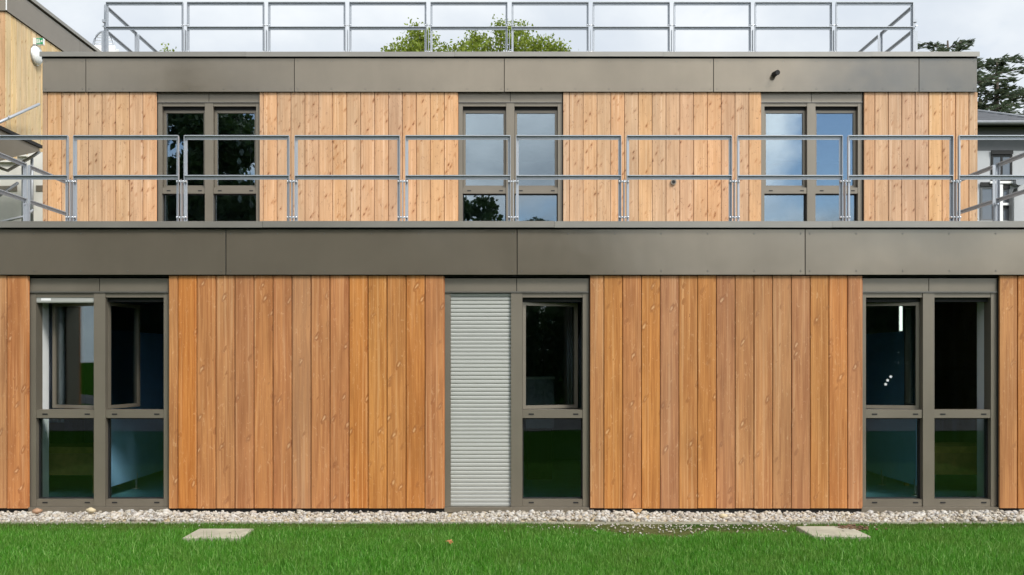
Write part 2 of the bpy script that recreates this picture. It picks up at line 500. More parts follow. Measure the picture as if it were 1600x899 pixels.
# walls behind the boards, slabs, rooms
def storey(y, z, wins, top):
    for a, b in sections(wins):
        box('wall', m_dark, bld, a, b, y + .026, y + .20, z - .12, z + 2.516)
    for a, b in sections(wins, .035):
        box('wall_lining', m_white, bld, a + (.001 if a > XL else 0), b - .001, y + .202, y + .40, z - .02, z + 2.516)
    box('wall', m_dark, bld, XL, XR, y + .02, y + .20, z + 2.52, z + top)
    for c, h in wins:
        box('lintel', m_white, bld, c - h + .04, c + h - .04, y + .204, y + .398, z + 2.36, z + 2.515)
    box('room_floor', m_floor, bld, XL, XR, y + .203, y + 5.2, z - .2, z + .0)
    box('room_ceiling', m_int, bld, XL, XR, y + .203, y + 5.2, z + 2.52, z + 2.62)
    box('wall', m_int, bld, XL + .12, XR - .12, y + 5.0, y + 5.19, z + .001, z + 2.518)
    for x in (XL, XR - .12):
        box('wall', m_wood_wing, bld, x, x + .12, y + .402, y + 5.199, z + .002, z + 2.517)
    for x in (-2.1, 2.42):
        box('partition', m_int, bld, x, x + .1, y + .401, y + 4.998, z + .001, z + 2.519)
storey(0, 0, low_w, 3.03)
storey(YF, UZ, up_w, 2.98)
box('terrace_deck', m_deck, bld, XL, XR, .22, YF + .02, 2.63, 2.985)
box('roof', m_deck, bld, XL, XR, YF + .21, YF + 5.2, 5.80, 6.04)

# fascia panels with screws, copings
m_screw = simple('screw_head', (.10, .095, .085), .5, .5)
scr = MB().tube([(0, -.0035, 0), (0, .001, 0)], .0075, 8).mesh('screw', m_screw)
def fascia(joints, X, y, z0, z1, step):
    g = .0045
    for a, b in zip(joints[:-1], joints[1:]):
        xa, xb = X(a) + g, X(b) - g
        cx = (xa + xb) / 2
        mb = MB().prism([(xa, y + .006), (xa, y + .001), (xa + .001, y), (xb - .001, y), (xb, y + .001), (xb, y + .006)], 'z', z0, z1)
        o = mb.build('fascia_panel', m_fascia, bld)
        o.rotation_euler = (random.uniform(-.004, .004), 0, random.uniform(-.0016, .0016))
        n = max(2, round((xb - xa - .08) / step) + 1)
        for i in range(n):
            for z in (z0 + .04, z1 - .045):
                x = xa + .045 + (xb - xa - .09) * i / (n - 1)
                obj('screw', scr, (x, y, z), o)
fascia([-211, -100, 353, 808, 1258, 1708, 1815], lambda p: (p - 780) / 144.9, -.03, 2.536, 3.022, .51)
fascia([66, 134, 460, 788, 1115, 1436, 1527], lambda p: (p - 780) / 104.56, YF - .03, 5.632, 6.125, .51)
def coping(joints, X, y, z0, z1, depth):
    for i, (a, b) in enumerate(zip(joints[:-1], joints[1:])):
        dz = .002 * (i % 2)
        mb = MB().prism([(y, z0), (y + .012, z0), (y + .012, z1 - .02), (y + depth, z1 - .025), (y + depth, z1), (y, z1)], 'x', X(a) + .0015, X(b) - .0015)
        for k in range(len(mb.v)): v = mb.v[k]; mb.v[k] = (v[0], v[1] - dz, v[2] - dz)
        mb.build('coping', m_coping, bld)
    return
coping([-215, -24, 410, 866, 1300, 1820], lambda p: (p - 780) / 145.5, -.07, 3.040, 3.108, .34)
coping([61.5, 384, 710, 1036, 1361, 1531], lambda p: (p - 780) / 104.86, YF - .07, 6.146, 6.217, .34)
box('parapet', m_dark, bld, XL, XR, -.0, .215, 2.99, 3.075)
box('parapet', m_dark, bld, XL, XR, YF + .0, YF + .205, 6.125, 6.185)

# overflow pipe in the upper fascia, vent in the boards
ov = (( 1209.5 - 780) / 104.56, YF - .03, 1.6 + (565 - 116) / 104.56)
mb = MB(); mb.tube([(ov[0], ov[1] + .02, ov[2]), (ov[0] + .01, ov[1] - .14, ov[2] - .02)], .038, 14, cap=False)
mb.tube([(ov[0], ov[1] + .02, ov[2]), (ov[0] + .01, ov[1] - .139, ov[2] - .02)], .032, 14, cap=True)
mb.build('overflow_pipe', m_slot, bld)
vx = ux(1052); vz = 1.6 + (565 - 285) / UPS
mb = MB().tube([(vx, YF + .01, vz), (vx, YF - .03, vz)], .042, 16); v_o = mb.build('vent_outlet', m_frame, bld)
MB().tube([(vx, YF - .029, vz), (vx, YF - .032, vz)], .026, 14).build('vent_mouth', m_dark, v_o)

# ------------------------------------------------------------------ windows
_slot = MB().box(-.028, .028, -.003, .002, -.007, .007).mesh('drain_slot', m_slot)
_slat = None
def slat_mesh(w, p):
    pr = [(.012, 0.0003), (.0045, .0008), (.001, .006), (-.0005, p * .5), (.001, p - .008), (.005, p - .0025), (.012, p - .002)]
    return MB().prism(pr, 'x', -w / 2, w / 2).mesh('slat', m_shutter)
def sash(win, name_pane_label, x0, x1, z0, z1, y, hinge, ang, stars=False, glass=m_glass):
    """casement: frame + pane, built round its hinge and swung inwards by ang degrees"""
    w = x1 - x0; pr = .037; d = .055
    hx = x0 if hinge == 'L' else x1
    s = 1 if hinge == 'L' else -1
    A = lambda u0, u1: (min(s * u0, s * u1), max(s * u0, s * u1))
    mb = MB()
    a = A(0, pr); mb.box(a[0], a[1], 0, d, 0, z1 - z0)
    a = A(w - pr, w); mb.box(a[0], a[1], 0, d, 0, z1 - z0)
    a = A(pr, w - pr)
    mb.box(a[0], a[1], .001, d - .001, 0, pr); mb.box(a[0], a[1], .001, d - .001, z1 - z0 - pr, z1 - z0)
    f = mb.build('sash', m_frame, win, world=False)
    f.location = Vector((hx, y, z0)) - wpos(win)
    rz = math.radians(ang) * s
    f.rotation_euler = (0, 0, rz)
    M = Matrix.Rotation(rz, 4, 'Z')
    g = MB().box(a[0] - .008, a[1] + .008, .022, .028, pr - .008, z1 - z0 - pr + .008)
    pane = g.build('pane', glass, win, world=False)
    pane.location = f.location; pane.rotation_euler = f.rotation_euler
    if stars:
        for (u, v) in ((-.292, .352), (-.325, .312), (-.345, .268)):
            pts = []
            for k in range(10):
                r = .021 if k % 2 == 0 else .009
                t = PI / 2 + k * PI / 5
                pts.append((u + r * math.cos(t), v + r * math.sin(t)))
            st = MB().prism(pts, 'y', .0195, .0215).build('star_sticker', m_paper, win, world=False)
            st.location = f.location; st.rotation_euler = f.rotation_euler
def window(cx, half, yf, z, left, right, glass=m_glass):
    """left/right: dict(kind='sash'|'shutter', hinge, ang)"""
    jw = .066 * half / .785; mw = .062
    xl, xr = cx - half, cx + half
    fr = MB()
    fr.box(xl + .002, xl + jw, yf + .05, yf + .195, z + .022, z + 2.345)
    fr.box(xr - jw, xr - .002, yf + .05, yf + .195, z + .022, z + 2.345)
    fr.box(cx - mw, cx + mw, yf + .044, yf + .195, z + .022, z + 2.345)
    win = fr.build('window', m_frame, bld)
    for a, b in ((xl + .003, cx - .004), (cx + .004, xr - .003)):
        box('header_panel', m_frame, win, a, b, yf + .042, yf + .058, z + 2.362, z + 2.502)
    box('header_backing', m_dark, win, xl + .004, xr - .004, yf + .075, yf + .19, z + 2.348, z + 2.51)
    box('drip_strip', m_coping, win, xl + .003, xr - .003, yf + .032, yf + .07, z + 2.349, z + 2.358)
    box('sill', m_frame, win, xl + .001, xr - .001, yf + .012, yf + .2, z - .036, z + .020)
    for (a, b, cfg) in ((xl + jw, cx - mw, left), (cx + mw, xr - jw, right)):
        a += .0015; b -= .0015
        if cfg['kind'] == 'shutter':
            p = 2.325 / 54
            sm = slat_mesh(b - a, p)
            for i in range(54):
                obj('slat', sm, ((a + b) / 2, yf + .075 + random.uniform(-.0006, .0006), z + .021 + i * p), win)
            continue
        box('head_rail', m_frame, win, a, b, yf + .054, yf + .085, z + 2.296, z + 2.344)
        box('shutter_slot', m_slot, win, a, b, yf + .112, yf + .19, z + 2.252, z + 2.343)
        t = box('transom', m_frame, win, a, b, yf + .056, yf + .19, z + .985, z + 1.075)
        r = box('bottom_rail', m_frame, win, a, b, yf + .056, yf + .19, z + .022, z + .100)
        for zz in (1.027, .066):
            for xx in (a + .095, b - .075):
                obj('drain_slot', _slot, (xx, yf + .055, z + zz), win)
        box('pane', glass, win, a + .001, b - .001, yf + .128, yf + .134, z + .101, z + .984)
        # thin dark gasket round the fixed pane
        g = MB(); q = .012
        g.box(a + .0005, a + q, yf + .112, yf + .127, z + .101, z + .984); g.box(b - q, b - .0005, yf + .112, yf + .127, z + .101, z + .984)
        g.box(a + q, b - q, yf + .112, yf + .127, z + .101, z + .101 + q); g.box(a + q, b - q, yf + .112, yf + .127, z + .984 - q, z + .984)
        g.build('gasket', m_slot, win)
        sash(win, None, a + .003, b - .003, z + 1.080, z + 2.249, yf + .118, cfg['hinge'], cfg['ang'], cfg.get('stars', False), glass)
        if cfg.get('bar'):
            sb = MB().prism([(yf + .065, z + 2.238), (yf + .095, z + 2.238), (yf + .095, z + 2.335), (yf + .068, z + 2.335), (yf + .060, z + 2.300), (yf + .060, z + 2.25)], 'x', a, b)
            sb.build('shutter_bar', m_shutter, win)
            box('label_sticker', m_plastic, win, a + .05, a + .155, yf + .0585, yf + .0600, z + 2.262, z + 2.288)
    return win
K = lambda hinge, ang=0.0, **k: dict(kind='sash', hinge=hinge, ang=ang, **k)
window(*low_w[0], 0, 0, K('R', 20, bar=True), K('L', 80))
window(*low_w[1], 0, 0, dict(kind='shutter'), K('L', 17))
window(*low_w[2], 0, 0, K('R', 11, stars=True), K('L', 88))
for c, h in up_w: window(c, h, YF, UZ, K('L'), K('R'), m_glass_solar)

# ------------------------------------------------------------------ things inside the rooms
def partition(x, y0, y1, label):
    t = empty('cubicle_panel', (x, (y0 + y1) / 2, 0)); tag(t, label, 'partition panel', 'blue partition panels inside the lower rooms')
    box('panel', m_blue, t, x - .012, x + .012, y0, y1, .13, 1.97)
    for y in (y0 + .05, y0 + 1.0):
        mb = MB().tube([(x, y, 0.001), (x, y, .012)], .045, 14); mb.tube([(x, y, .012), (x, y, .20)], .016, 10)
        mb.build('foot', m_steel, t)
partition(-4.56, .62, 3.2, 'light blue floor standing panel on steel feet behind the left lower window')
partition(4.95, .95, 3.4, 'light blue floor standing panel on steel feet behind the right lower window')
def cot(x, y, w, d, label):
    t = empty('cot', (x, y, 0)); tag(t, label, 'cot', 'low wooden cots inside the lower rooms')
    for sx in (-1, 1):
        for sy in (-1, 1):
            box('leg', m_cot, t, x + sx * w / 2 - .025, x + sx * w / 2 + .025, y + sy * d / 2 - .025, y + sy * d / 2 + .025, .001, .62)
    for sy in (-1, 1):
        box('rail', m_cot, t, x - w / 2 + .026, x + w / 2 - .026, y + sy * d / 2 - .012, y + sy * d / 2 + .012, .22, .48)
    box('mattress', m_sheet, t, x - w / 2 + .03, x + w / 2 - .03, y - d / 2 + .02, y + d / 2 - .02, .40, .56)
cot(-5.55, 1.55, 1.3, .65, 'low wooden cot with mustard cover behind the left lower window')
cot(6.0, 1.6, 1.5, .65, 'low wooden cot with mustard cover behind the right lower window')
def curtain(x0, x1, y, z0, z1, label):
    n = 40; mb = MB(); vs = []; fs = []
    for i in range(n + 1):
        x = x0 + (x1 - x0) * i / n; yy = y + .03 * math.sin(i * .95) + .01 * math.sin(i * 2.3)
        vs += [(x, yy, z0), (x, yy, z1), (x, yy + .004, z0), (x, yy + .004, z1)]
    for i in range(n):
        a = 4 * i; b = a + 4
        fs += [(a, b, b + 1, a + 1), (a + 2, a + 3, b + 3, b + 2), (a + 1, b + 1, b + 3, a + 3), (a, a + 2, b + 2, b)]
    mb.add(vs, fs, True)
    tag(mb.build('curtain', m_curtain, None), label, 'curtain', 'grey curtains inside the lower rooms')
curtain(-5.28, -5.0, .62, .9, 2.3, 'grey curtain hanging inside the left lower window')
curtain(.80, 1.0, .95, 1.05, 2.3, 'grey curtain hanging inside the middle lower window')
cb = empty('reflection_box', (.55, 2.6, .95)); tag(cb, 'pale grey box standing in for a reflection in the middle lower window', 'reflection stand-in')  # added box imitating a distant thing's reflection in the sash, not furniture
box('box_body', m_curtain, cb, .36, .74, 2.45, 2.8, .7, 1.36); box('top', m_plastic, cb, .35, .75, 2.43, 2.8, 1.361, 1.39)
box('leg', m_dark, cb, .38, .72, 2.5, 2.75, .001, .699)
# lit strip lamp in the right room
Lm = Mat('tube_light'); Lm.base((.9, .9, .85)); Lm.b.inputs['Emission Color'].default_value = (.95, 1, .9, 1); Lm.b.inputs['Emission Strength'].default_value = .9
tx = empty('strip_lamp', (5.6, 2.6, 2.1)); tag(tx, 'lit white strip lamp seen through the right lower window', 'lamp')
xs = (1408 - 780) / FPX * 12.6
MB().tube([(xs, 2.6, 1.6 + 48 / FPX * 12.6), (xs, 2.6, 1.6 + 86 / FPX * 12.6)], .017, 10).build('tube', Lm.m, tx)
box('lamp_base', m_plastic, tx, xs - .02, xs + .02, 2.62, 2.65, 1.6 + 46 / FPX * 12.6, 1.6 + 88 / FPX * 12.6)
# paper garland in the upper left room
pg = empty('paper_garland', (-4.0, YF + 1.0, UZ + 2.2)); tag(pg, 'hanging garland of grey paper diamonds inside the upper left window', 'garland')
for i in range(7):
    for j in range(3):
        x = -4.15 + .11 * j + random.uniform(-.02, .02) + (.05 if i % 2 else 0); z = UZ + 1.95 - .15 * i - .03 * j; y = YF + .9 + .35 * j
        MB().prism([(x - .04, z), (x, z - .065), (x + .04, z), (x, z + .065)], 'y', y, y + .004).build('paper_diamond', m_curtain, pg)
MB().tube([(-4.05, YF + 1.2, UZ + 2.5), (-4.05, YF + 1.2, UZ + .95)], .004, 5).build('string', m_paper, pg)

# ------------------------------------------------------------------ railings
def rail_panel_mesh(L, zt, zm, zb, flip=1):
    """welded frame of angle bars, length L along +x, outer face towards -y (flip=-1: +y)"""
    f = flip; mb = MB()
    Y = lambda a, b: (min(f * a, f * b), max(f * a, f * b))
    for z in (zt, zm):
        y = Y(0, .005); mb.box(.002, L - .002, y[0], y[1], z - .047, z - .0105)
        y = Y(-.026, .005); mb.box(.002, L - .002, y[0], y[1], z - .010, z)
    for x0, x1, e0, e1 in ((0, .030, -.001, .004), (L - .030, L, L - .004, L + .001)):
        y = Y(.006, .011); mb.box(x0, x1, y[0], y[1], zb, zt - .011)
        y = Y(-.026, .0105); mb.box(e0, e1, y[0], y[1], zb, zt - .0115)
    return mb.mesh('railing_panel', m_galv)
stub_cache = {}
def railing(name, label, cat, z_base, zt, zm, y0, runs, xs):
    t = empty(name, (0.15, y0, z_base)); tag(t, label, cat)
    zs = zm - .05
    stub = MB().box(-.0035, .0035, -.035, .035, z_base - .05, zs).mesh('support_post', m_galv)
    cap = MB().tube([(-.052, 0, 0), (.052, 0, 0)], .0075, 8)
    for e in (-.05, -.02, .02, .05): cap.tube([(e - .006, 0, 0), (e + .006, 0, 0)], .014, 6)
    cap = cap.mesh('bolt', m_bolt)
    gap = .062
    def post(x, y, rz):
        s = obj('support_post', stub, (x, y, 0), t, rz)
        for z in (z_base + .53, z_base + .13):
            obj('bolt', cap, (x - .02 * math.sin(rz) * 0, y - .012 * math.cos(rz), z), s, rz)
            s.children[-1].rotation_euler = (0, 0, 0)
    n = len(xs) - 1
    pm = rail_panel_mesh(xs[1] - xs[0] - gap, zt, zm, z_base - .05)
    for i in range(n):
        obj('railing_panel', pm, (xs[i] + gap / 2, y0, 0), t)
    for i in range(1, n): post(xs[i], y0, 0)
    for x, segs, fl in runs:
        for a, b in segs:
            m = rail_panel_mesh(b - a, zt, zm, z_base - .05, fl)
            obj('railing_panel', m, (x, a, 0), t, PI / 2)
        for (a, b), (c, d) in zip(segs[:-1], segs[1:]): post(x, (b + c) / 2, PI / 2)
        a = segs[-1][1] + .03; post(x, a, PI / 2)
        post(x, segs[0][0] - .03, PI / 2)
    # corner straps joining the runs
    for x in (xs[0], xs[-1]):
        box('corner_strap', m_galv, t, x - .035, x + .035, y0 - .006, y0 + .05, zt - .30, zt - .26)
XS = [-6.02 + 1.2355 * i for i in range(11)]
railing('terrace_railing', 'galvanised steel guard railing along the terrace edge above the lower fascia', 'railing',
        3.08, 4.125, 3.68, .34, [(-6.05, [(.42, 1.80), (1.88, 2.95)], 1), (6.365, [(.42, 1.80), (1.88, 2.92)], -1)], XS)
railing('roof_railing', 'galvanised steel guard railing along the flat roof edge at the top', 'railing',
        6.19, 7.075, 6.70, 4.10, [(-6.05, [(4.18, 5.40), (5.48, 6.8)], 1), (6.365, [(4.18, 5.40), (5.48, 6.8)], -1)], XS)

# ------------------------------------------------------------------ taller wing at the left
wing = empty('timber_wing', (-12, 9, 0)); tag(wing, 'taller timber clad wing with taupe fascia rising behind the left end', 'building')
WX, WY = -9.87, 8.5
mw_ = board_mesh(.190, 5.6, m_wood_wing)
for i in range(34):
    o = obj('board', mw_, (WX, WY + .105 + .206 * i, 3.0), wing, PI / 2)
    o.location.x += random.uniform(-.001, .001)
for i in range(5):
    obj('board', board_mesh(.2, 5.6, m_wood_up), (WX - .13 - .206 * i, WY, 3.0), wing)
box('wall', m_dark, wing, WX - 6, WX - .024, WY + .024, WY + 9, 0, 9.1)
for a, b in ((0, 3.2), (3.2, 6.4), (6.4, 9)):
    box('fascia_panel', m_fascia, wing, WX + .02, WX + .03, WY + a - (.02 if a == 0 else -.004), WY + b - .004, 8.61, 9.13)
box('fascia_panel', m_fascia, wing, WX - 4, WX + .015, WY - .03, WY - .022, 8.61, 9.13)
box('coping', m_coping, wing, WX - .3, WX + .075, WY - .07, WY + 9, 9.16, 9.235)
box('coping', m_coping, wing, WX - 6, WX - .302, WY - .068, WY + .3, 9.161, 9.233)
box('corner_trim', m_plastic, wing, WX + .016, WX + .034, WY - .034, WY - .021, 8.62, 9.12)

d_l = 9.8 * FPX / (780 - 60); yl = d_l - 10
lamp = empty('wall_lamp', (WX + .02, yl, 8.16)); tag(lamp, 'round white bulkhead lamp on the timber wing below the green exit sign', 'lamp')
zl = 1.6 + (565 - 87) * d_l / FPX
vs = []; mb = MB(); rings = [(.0, .20), (.05, .20), (.09, .17), (.115, .10), (.122, .0001)]
path = [(WX + .002 + a, yl, zl) for a, _ in rings]
mb.tube(path, [r for _, r in rings], 20); mb.build('diffuser', m_plastic, lamp)
MB().tube([(WX + .001, yl, zl), (WX + .03, yl, zl)], .212, 20).build('base', m_steel, lamp)
sg = empty('exit_sign', (WX + .1, yl - .2, 8.4)); tag(sg, 'small green and white emergency exit sign box above the round lamp', 'exit sign')
zs = 1.6 + (565 - 67) * d_l / FPX
box('housing', m_plastic, sg, WX + .002, WX + .215, yl - .10, yl - .02, zs - .068, zs + .068)
box('green_face', m_green, sg, WX + .075, WX + .215, yl - .104, yl - .101, zs - .065, zs + .065)
pic = MB()   # running figure, arrow and door
pic.box(WX + .085, WX + .105, yl - .107, yl - .1045, zs - .045, zs + .045)
pic.prism([(WX + .125, zs + .05), (WX + .140, zs + .05), (WX + .150, zs), (WX + .163, zs - .045), (WX + .150, zs - .05), (WX + .138, zs - .01), (WX + .118, zs - .05), (WX + .11, zs - .04), (WX + .128, zs)], 'y', yl - .107, yl - .1045)
pic.prism([(WX + .170, zs + .012), (WX + .19, zs + .012), (WX + .19, zs + .03), (WX + .21, zs), (WX + .19, zs - .03), (WX + .19, zs - .012), (WX + .170, zs - .012)], 'y', yl - .107, yl - .1045)
pic.build('pictogram', m_plastic, sg)

# external stair between the wing and the building
st = empty('external_stair', (-8.4, 7, 3)); tag(st, 'pale concrete outside stair with galvanised handrails at the left end', 'stair')
SX = -8.4
# upper flight stringer (taupe metal), rising to the landing
MB().prism([(5.0, 4.75), (5.0, 5.50), (6.9, 5.50), (6.9, 5.44), (5.9, 5.10)], 'x', SX - 1.3, SX).build('landing', m_frame, st)
MB().prism([(5.0, 5.502), (5.0, 5.56), (6.95, 5.56), (6.95, 5.502)], 'x', SX - 1.32, SX + .03).build('landing_edge', m_slot, st)
# concrete wall and stepped flight
wy = 7.5
steps = [(-9.84, 5.30), (-9.52, 5.30), (-9.20, 5.42), (-8.98, 5.55), (-8.6, 5.64), (-8.2, 5.64)]
pts = [(-9.84, 3.0), (-9.84, 5.22), (-9.50, 5.22), (-9.50, 5.36), (-9.12, 5.36), (-9.12, 5.47), (-8.92, 5.47), (-8.92, 5.56), (-6.9, 5.56), (-6.9, 3.0)]
MB().prism(pts, 'y', wy, wy + .25).build('stair_wall', m_conc_pale, st)
for x0, x1, z in ((-9.84, -9.5, 5.22), (-9.5, -9.12, 5.36), (-9.12, -8.92, 5.47)):
    box('tread', m_conc_pale, st, x0, x1 - .002, wy - .06, wy + .26, z + .002, z + .035)
box('wall_opening', m_frame, st, -9.84, -9.12, wy - .012, wy + .01, 4.82, 4.92)
box('wall_opening', m_frame, st, -8.76, -8.60, wy - .012, wy + .01, 4.82, 4.93)
def P(px, py, d): return ((px - 780) * d / FPX, d - 10, 1.6 + (565 - py) * d / FPX)
MB().tube([P(-60, 216, 17.9), P(0, 191, 18.2), P(61, 163, 19.2)], .03, 8).build('handrail', m_galv, st)
MB().tube([P(14, 181, 18.3), P(13, 186, 18.3)], .012, 6).build('bracket', m_galv, st)
MB().tube([P(-30, 252, 16.2), P(12, 267, 16.6), P(52, 244, 16.9), P(62, 237, 16.95)], .028, 8).build('handrail', m_galv, st)
MB().tube([P(-30, 325, 16.2), P(8, 300, 16.5), P(28, 286, 16.7)], .028, 8).build('handrail', m_galv, st)
MB().tube([P(-20, 352, 16.6), P(40, 338, 16.7), P(52, 328, 16.8)], .022, 8).build('handrail', m_galv, st)
for x in (50, 36):
    MB().tube([P(x, 246 + (50 - x) * .5, 16.9), P(x, 352, 16.9)], .026, 6).build('baluster', m_galv, st)

# arched wire frame behind the roof railing
hp = empty('wire_arch', (-9, 11.5, 9)); tag(hp, 'white arched wire frame standing behind the left end of the roof railing', 'wire frame')
d = 23.0
cx, cy = 162, 80
for dd in (0, .5):
    MB().tube([P(cx + 17 * math.cos(a), cy - 31 * math.sin(a), d + dd) for a in np.linspace(0, PI, 16)], .025, 6).build('hoop', m_galv, hp)
for k in range(1, 8):
    a = k * .19
    w = 17 * math.cos(a)
    MB().tube([P(cx - w, cy - 31 * math.sin(a), d), P(cx + w, cy - 31 * math.sin(a), d)], .010, 5).build('bar', m_plastic, hp)
b0 = P(143, 80, d); b1 = P(181, 72, d)
for i in range(3):
    MB().box(b0[0], b1[0], b0[1] - .05 + .2 * i, b0[1] + .2 * i, b0[2] - .5, b1[2] - .03 * i).build('base_slat', m_plastic, hp)
box('base_foot', m_plastic, hp, b0[0] + .1, b1[0] - .1, b0[1] + .02, b0[1] + .34, 6.0, b0[2] - .501)

# ------------------------------------------------------------------ neighbouring house
hs = empty('neighbour_house', (12, 20, 0)); tag(hs, 'pale rendered house with dark slate hip roof beyond the right end', 'house')
HY = 17.0; HX0, HX1 = 6.0, 15.8
hz = lambda py: 1.6 + (565 - py) * (10 + HY) / FPX
hx = lambda px: (px - 780) * (10 + HY) / FPX
box('wall', m_render_w, hs, HX0, HX1, HY, HY + 8, 0, hz(236))
box('wall', m_render_g, hs, HX0, HX1 + .002, HY + .002, HY + 7.998, hz(236) + .001, 8.44)
rf = MB(); c = [(HX0 - .3, 16.6, 8.48), (16.15, 16.6, 8.48), (16.15, 25.4, 8.48), (HX0 - .3, 25.4, 8.48), (HX0 + 1, 21, 10.2), (14.4, 21, 10.2)]
rf.add(c, [(0, 1, 5, 4), (1, 2, 5), (2, 3, 4, 5), (3, 0, 4), (0, 3, 2, 1)])
roof = rf.build('roof', m_slate, hs)
for i in range(1, 14):      # slate courses standing proud of the slope
    t = i / 14; y = 16.6 + 4.4 * t; z = 8.48 + 1.72 * t
    xr = 16.15 - 1.75 * t
    MB().box(HX0, xr - .02, y - .02, y + .05, z - .01, z + .016).build('slate_course', m_slate, roof)
MB().tube([(HX0, 16.54, 8.46), (16.2, 16.54, 8.46)], .06, 8).build('gutter', m_zinc, hs)
MB().tube([(16.15, 16.6, 8.50), (14.4, 21, 10.22)], .05, 6).build('hip_cap', m_zinc, hs)
def hwin(px0, px1, py0, py1, mull=True, mat=m_slot):
    x0, x1, z0, z1 = hx(px0), hx(px1), hz(py1), hz(py0)
    fr = MB(); q = .06
    fr.box(x0, x0 + q, HY - .03, HY + .05, z0, z1); fr.box(x1 - q, x1, HY - .03, HY + .05, z0, z1)
    fr.box(x0 + q, x1 - q, HY - .03, HY + .05, z0, z0 + q); fr.box(x0 + q, x1 - q, HY - .03, HY + .05, z1 - q, z1)
    if mull: m = (x0 + x1) / 2; fr.box(m - .03, m + .03, HY - .025, HY + .04, z0 + q, z1 - q)
    f = fr.build('window', mat, hs)
    box('shutter_box', m_slot, f, x0 - .01, x1 + .01, HY - .06, HY - .031, z1 + .002, z1 + .12)
    box('pane', m_hglass, f, x0 + q, x1 - q, HY - .012, HY - .004, z0 + q, z1 - q)
    box('sill', m_plastic, f, x0 - .06, x1 + .06, HY - .10, HY - .001, z0 - .07, z0 - .002)
m_hglass = simple('house_glass', (.15, .165, .185), .06, 0, .1, 2)
hwin(1548, 1581, 242, 284)
hwin(1531, 1553, 292, 346, False, m_render_g)
hwin(1564, 1576, 296, 318, False, m_render_g)
hwin(1564, 1576, 326, 346, False, m_render_g)
box('corner_pilaster', m_plastic, hs, hx(1557), hx(1563), HY - .14, HY - .001, 3.0, hz(290))
hop = MB().prism([(hx(1580), hz(280)), (hx(1593), hz(280)), (hx(1593), hz(290)), (hx(1590), hz(292)), (hx(1583), hz(292)), (hx(1580), hz(290))], 'y', HY - .26, HY - .02)
hop.build('rain_hopper', m_zinc, hs)
MB().tube([(hx(1586), HY - .14, hz(291)), (hx(1583), HY - .14, hz(299)), (hx(1577), HY - .12, hz(306)), (hx(1576), HY - .12, 1.0)], .07, 8).build('downpipe', m_zinc, hs)

# ------------------------------------------------------------------ trees
def leaf_cloud(P_, size, flat=.0, aspect=.62):
    """a folded diamond leaf at every point"""
    n = len(P_)
    a = rng.normal(size=(n, 3)); a[:, 2] *= (1 - flat); a /= np.linalg.norm(a, axis=1)[:, None]
    b = rng.normal(size=(n, 3)); b -= (b * a).sum(1)[:, None] * a; b /= np.linalg.norm(b, axis=1)[:, None]
    nn = np.cross(a, b)
    s = size * rng.uniform(.6, 1.25, n)[:, None]
    V = np.empty((n, 4, 3))
    V[:, 0] = P_ - a * s * .5; V[:, 2] = P_ + a * s * .5
    V[:, 1] = P_ + b * s * .5 * aspect + nn * s * .08; V[:, 3] = P_ - b * s * .5 * aspect + nn * s * .08
    F = np.arange(n * 4).reshape(n, 4)
    return V.reshape(-1, 3), F
def blob_points(blobs, n, shell=.45):
    vol = np.array([b[1][0] * b[1][1] * b[1][2] for b in blobs]); cnt = rng.multinomial(n, vol ** .72 / (vol ** .72).sum())
    out = []
    for (c, r), k in zip(blobs, cnt):
        d = rng.normal(size=(k, 3)); d /= np.linalg.norm(d, axis=1)[:, None]
        rr = (shell + (1 - shell) * rng.random(k)) ** .8
        out.append(np.array(c) + d * rr[:, None] * np.array(r) + rng.normal(size=(k, 3)) * .06)
    return np.concatenate(out)
def clumps(center, R, n, r0, r1, zmin=-.5):
    out = []
    while len(out) < n:
        d = Vector((random.gauss(0, 1), random.gauss(0, 1), random.gauss(0, 1))).normalized()
        if d.z < zmin: continue
        q = random.uniform(.45, .92)
        r = random.uniform(r0, r1)
        out.append(((center[0] + d.x * R[0] * q, center[1] + d.y * R[1] * q, center[2] + d.z * R[2] * q), (r, r, r * .8)))
    return out
def broadleaf(base, h, blobs, nleaf, size, mat, label, cat='tree', group=None, trunk_r=.22, tops=None, ntop=0):
    t = empty('broadleaf_tree', base); tag(t, label, cat, group)
    tr = MB(); bx, by, bz = base
    top = Vector((bx + .2, by, bz + h * .8))
    tr.tube([(bx, by, bz), (bx + .05, by + .03, bz + h * .3), (bx + .12, by, bz + h * .55), top], [trunk_r, trunk_r * .8, trunk_r * .5, trunk_r * .15], 9)
    for i, (c, r) in enumerate(blobs):
        s = Vector((bx + .1, by, bz + h * (.35 + .35 * ((i * .37) % 1))))
        m = s.lerp(Vector(c), .5) + Vector((0, 0, .3))
        tr.tube([s, m, Vector(c) + Vector((0, 0, r[2] * .5))], [trunk_r * .35, trunk_r * .2, trunk_r * .05], 5)
    tr.build('trunk', m_bark, t, origin=base)
    V, F = leaf_cloud(np.concatenate([blob_points(blobs, nleaf)] + ([blob_points(tops, ntop, .1)] if tops else [])), size)
    m = np_mesh('crown', V - np.array(base), F, mat)
    obj('crown', m, base, t)
    return t
